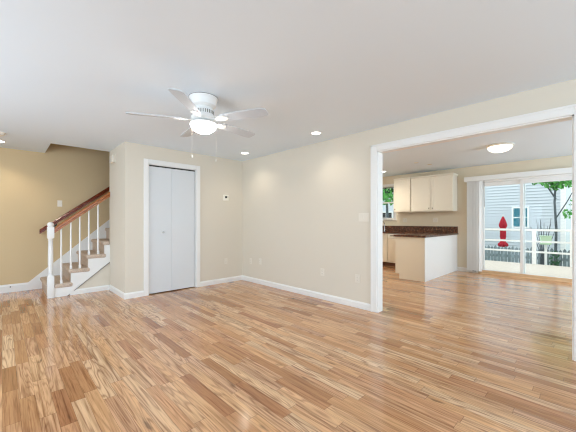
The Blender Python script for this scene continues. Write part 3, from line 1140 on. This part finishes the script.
MB().lathe([(0.25, -1.25), (0.25, -1.19), (0.05, -1.15), (0.03, -1.0)], UX, UY, 24).build('base', M['dark'], um, True)

# neighbour's house: lap siding as real overlapping boards
HX = 16.0
HY0, HY1 = 0.80, 12.0
hs = thing('neighbour_house', 'pale blue-grey house with lap siding behind the fence', 'house', (HX, 4.0, -1.25))
s = MB()
zz = -1.24
while zz < 5.6:
    s.prism([(HX - 0.042, zz), (HX + 0.02, zz), (HX + 0.02, zz + 0.128), (HX - 0.002, zz + 0.128)], HY0, HY1, 1)
    zz += 0.128
s.box(HX + 0.02, HX + 5, HY0, HY1, -1.25, 5.7)
s.build('siding', M['siding'], hs)
MB().box(HX - 0.04, HX + 0.1, HY0 - 0.02, HY0 + 0.13, -1.25, 5.7, 0.003).build('corner_board', M['white_ext'], hs)
MB().prism([(HX - 0.5, 5.7), (HX + 2.6, 7.4), (HX + 5.6, 5.7), (HX + 5.6, 5.62), (HX - 0.5, 5.62)], HY0 - 0.3, HY1, 1).build('roof', M['slot'], hs)


def house_window(y0, y1, z0, z1, pane):
    w_ = MB()
    t = 0.055
    w_.box(HX - 0.07, HX + 0.0, y0 - t, y0, z0 - t, z1 + t, 0.004)
    w_.box(HX - 0.07, HX + 0.0, y1, y1 + t, z0 - t, z1 + t, 0.004)
    w_.box(HX - 0.07, HX + 0.0, y0, y1, z1, z1 + t, 0.004)
    w_.box(HX - 0.08, HX + 0.0, y0, y1, z0 - t, z0, 0.004)
    m_ = (y0 + y1) / 2
    zm = (z0 + z1) / 2
    w_.box(HX - 0.066, HX - 0.0, y0, y1, zm - 0.02, zm + 0.02)
    w_.box(HX - 0.064, HX - 0.0, m_ - 0.012, m_ + 0.012, z0, z1)
    f_ = w_.build('window_frame', M['white_ext'], hs)
    MB().box(HX - 0.055, HX - 0.002, y0, y1, z0, z1).build('pane', pane, f_)


house_window(1.96, 2.43, 0.98, 1.77, M['teal'])
house_window(8.0, 8.7, 0.9, 1.7, M['black'])

# tree with a slim trunk by the house corner


def leaves(mb, c, rad, n, size, sc=(1, 1, 1)):
    for _ in range(n):
        while True:
            p = Vector((random.uniform(-1, 1), random.uniform(-1, 1), random.uniform(-1, 1)))
            if p.length < 1:
                break
        p = Vector((p.x * sc[0], p.y * sc[1], p.z * sc[2])) * rad + Vector(c)
        e = Euler((random.uniform(0, 6.3), random.uniform(0, 6.3), random.uniform(0, 6.3))).to_matrix()
        s_ = size * random.uniform(0.6, 1.3)
        q = [Vector((-s_, 0, 0)), Vector((0, -s_ * 0.5, 0.15 * s_)), Vector((s_, 0, 0)), Vector((0, s_ * 0.5, 0.15 * s_))]
        mb.bm.faces.new([mb.bm.verts.new(p + e @ v_) for v_ in q])


TX, TY = 12.3, 0.82
tr = thing('tree', 'slim grey tree with bright green leaves seen through the right door pane', 'tree', (TX, TY, -1.25))
t_ = MB()
t_.tube([(TX, TY, -1.25), (TX + 0.01, TY + 0.01, 0.0), (TX - 0.01, TY - 0.01, 1.0), (TX, TY + 0.03, 1.8), (TX - 0.02, TY, 2.5), (TX, TY - 0.05, 3.3)], [0.05, 0.038, 0.032, 0.028, 0.024, 0.015], 10)
t_.tube([(TX, TY, 1.3), (TX, TY - 0.25, 1.8), (TX + 0.1, TY - 0.5, 2.4)], [0.018, 0.014, 0.008], 8)
t_.tube([(TX, TY, 1.9), (TX, TY + 0.2, 2.3), (TX, TY + 0.35, 2.7)], [0.025, 0.018, 0.01], 8)
t_.build('trunk', M['bark'], tr, True)
l_ = MB()
leaves(l_, (TX, TY - 0.02, 2.50), 0.42, 260, 0.075, (0.8, 0.9, 0.75))
leaves(l_, (TX, TY - 0.30, 2.75), 0.50, 260, 0.08)
leaves(l_, (TX, TY + 0.25, 2.75), 0.45, 200, 0.08)
leaves(l_, (TX, TY - 0.62, 2.35), 0.34, 130, 0.07)
leaves(l_, (TX, TY - 0.50, 1.75), 0.22, 70, 0.06)
leaves(l_, (TX, TY - 0.28, 1.45), 0.16, 40, 0.055)
leaves(l_, (TX, TY, 3.25), 0.6, 160, 0.08)
l_.build('foliage', M['leaf'], tr)

BX, BY = 12.45, 0.05
bs = thing('shrub', 'dark green climbing shrub at the right edge of the sliding door', 'shrub', (BX, BY, -1.25))
b_ = MB()
for q in range(5):
    b_.tube([(BX, BY + 0.06 * q - 0.12, -1.25), (BX + 0.05 * (q - 2), BY + 0.1 * q - 0.2, 0.3), (BX, BY + 0.05 * q - 0.1, 1.3)], [0.02, 0.015, 0.008], 6)
b_.build('stem', M['bark'], bs, True)
l_ = MB()
leaves(l_, (BX, BY, 0.9), 0.3, 150, 0.07, (0.8, 0.8, 1.6))
leaves(l_, (BX, BY + 0.02, 0.2), 0.28, 120, 0.07, (0.8, 0.8, 1.4))
leaves(l_, (BX, BY - 0.02, -0.6), 0.36, 160, 0.07, (0.8, 0.8, 1.5))
l_.build('foliage', M['leafd'], bs)

BX, BY = 11.35, 0.79
bs = thing('shrub', 'mid green bush low behind the rails under the slim tree', 'shrub', (BX, BY, -1.25))
b_ = MB()
for q in range(4):
    b_.tube([(BX, BY, -1.25), (BX + 0.06 * (q - 1.5), BY + 0.08 * (q - 1.5), -0.4), (BX + 0.05, BY + 0.1 * (q - 1.5), 0.2)], [0.015, 0.012, 0.006], 6)
b_.build('stem', M['bark'], bs, True)
l_ = MB()
leaves(l_, (BX, BY, 0.1), 0.16, 80, 0.045, (0.8, 0.8, 2.0))
leaves(l_, (BX, BY, -0.6), 0.3, 160, 0.05)
l_.build('foliage', M['leafd'], bs)

# bare twiggy bush and a pale green box by the house
GX, GY = 12.95, 1.17
tb = thing('bare_bush', 'bare dark twiggy bush beside the slim tree trunk', 'bush', (GX, GY, -1.25))
b_ = MB()
rnd = random.Random(3)
for q in range(16):
    a = rnd.uniform(0, 2 * PI)
    rr = rnd.uniform(0.08, 0.34)
    b_.tube([(GX, GY, -1.25), (GX + 0.3 * rr * math.cos(a), GY + 0.3 * rr * math.sin(a), 0.2), (GX + rr * math.cos(a), GY + rr * math.sin(a), rnd.uniform(0.75, 1.35))], [0.012, 0.01, 0.006], 5)
b_.build('twigs', M['bark'], tb)
gb = thing('utility_box', 'pale green box on a post behind the deck rails', 'box', (12.0, 1.03, -1.25))
MB().box(11.97, 12.03, 1.0, 1.06, -1.25, 0.50).build('post', M['white_ext'], gb)
MB().box(11.9, 12.1, 0.90, 1.16, 0.50, 0.75, 0.01).build('housing', M['greenbox'], gb)
MB().box(11.88, 12.12, 0.88, 1.18, 0.745, 0.77, 0.006).build('lid', M['greenbox'], gb)

# greenery outside the kitchen window
KTX, KTY = 13.0, 6.75
kt = thing('tree', 'leafy green tree seen through the kitchen window', 'tree', (KTX, KTY, -1.25))
MB().tube([(KTX, KTY, -1.25), (KTX + 0.05, KTY, 0.8), (KTX, KTY + 0.05, 3.2)], [0.09, 0.07, 0.04], 8).build('trunk', M['bark'], kt, True)
l_ = MB()
leaves(l_, (KTX, KTY, 2.55), 0.75, 700, 0.10, (1, 1.5, 0.75))
l_.build('foliage', M['leaf'], kt)
hv = thing('hanging_plant', 'dark trailing plant across the top of the kitchen window', 'plant', (XF + 0.02, 4.45, WZ1 - 0.05))
MB().tube([(XF + 0.03, WY0 + 0.01, WZ1 - 0.03), (XF + 0.03, WY1 - 0.01, WZ1 - 0.03)], 0.008, 8).build('rod', M['dark'], hv, True)
l_ = MB()
for q in range(9):
    yy = WY0 + 0.06 + q * 0.105
    ln = 0.10 + 0.09 * ((q * 5) % 4) / 3
    leaves(l_, (XF + 0.03, yy, WZ1 - 0.05 - ln / 2), 1.0, 34, 0.024, (0.025, 0.045, ln * 0.6))
l_.build('foliage', M['leafv'], hv)
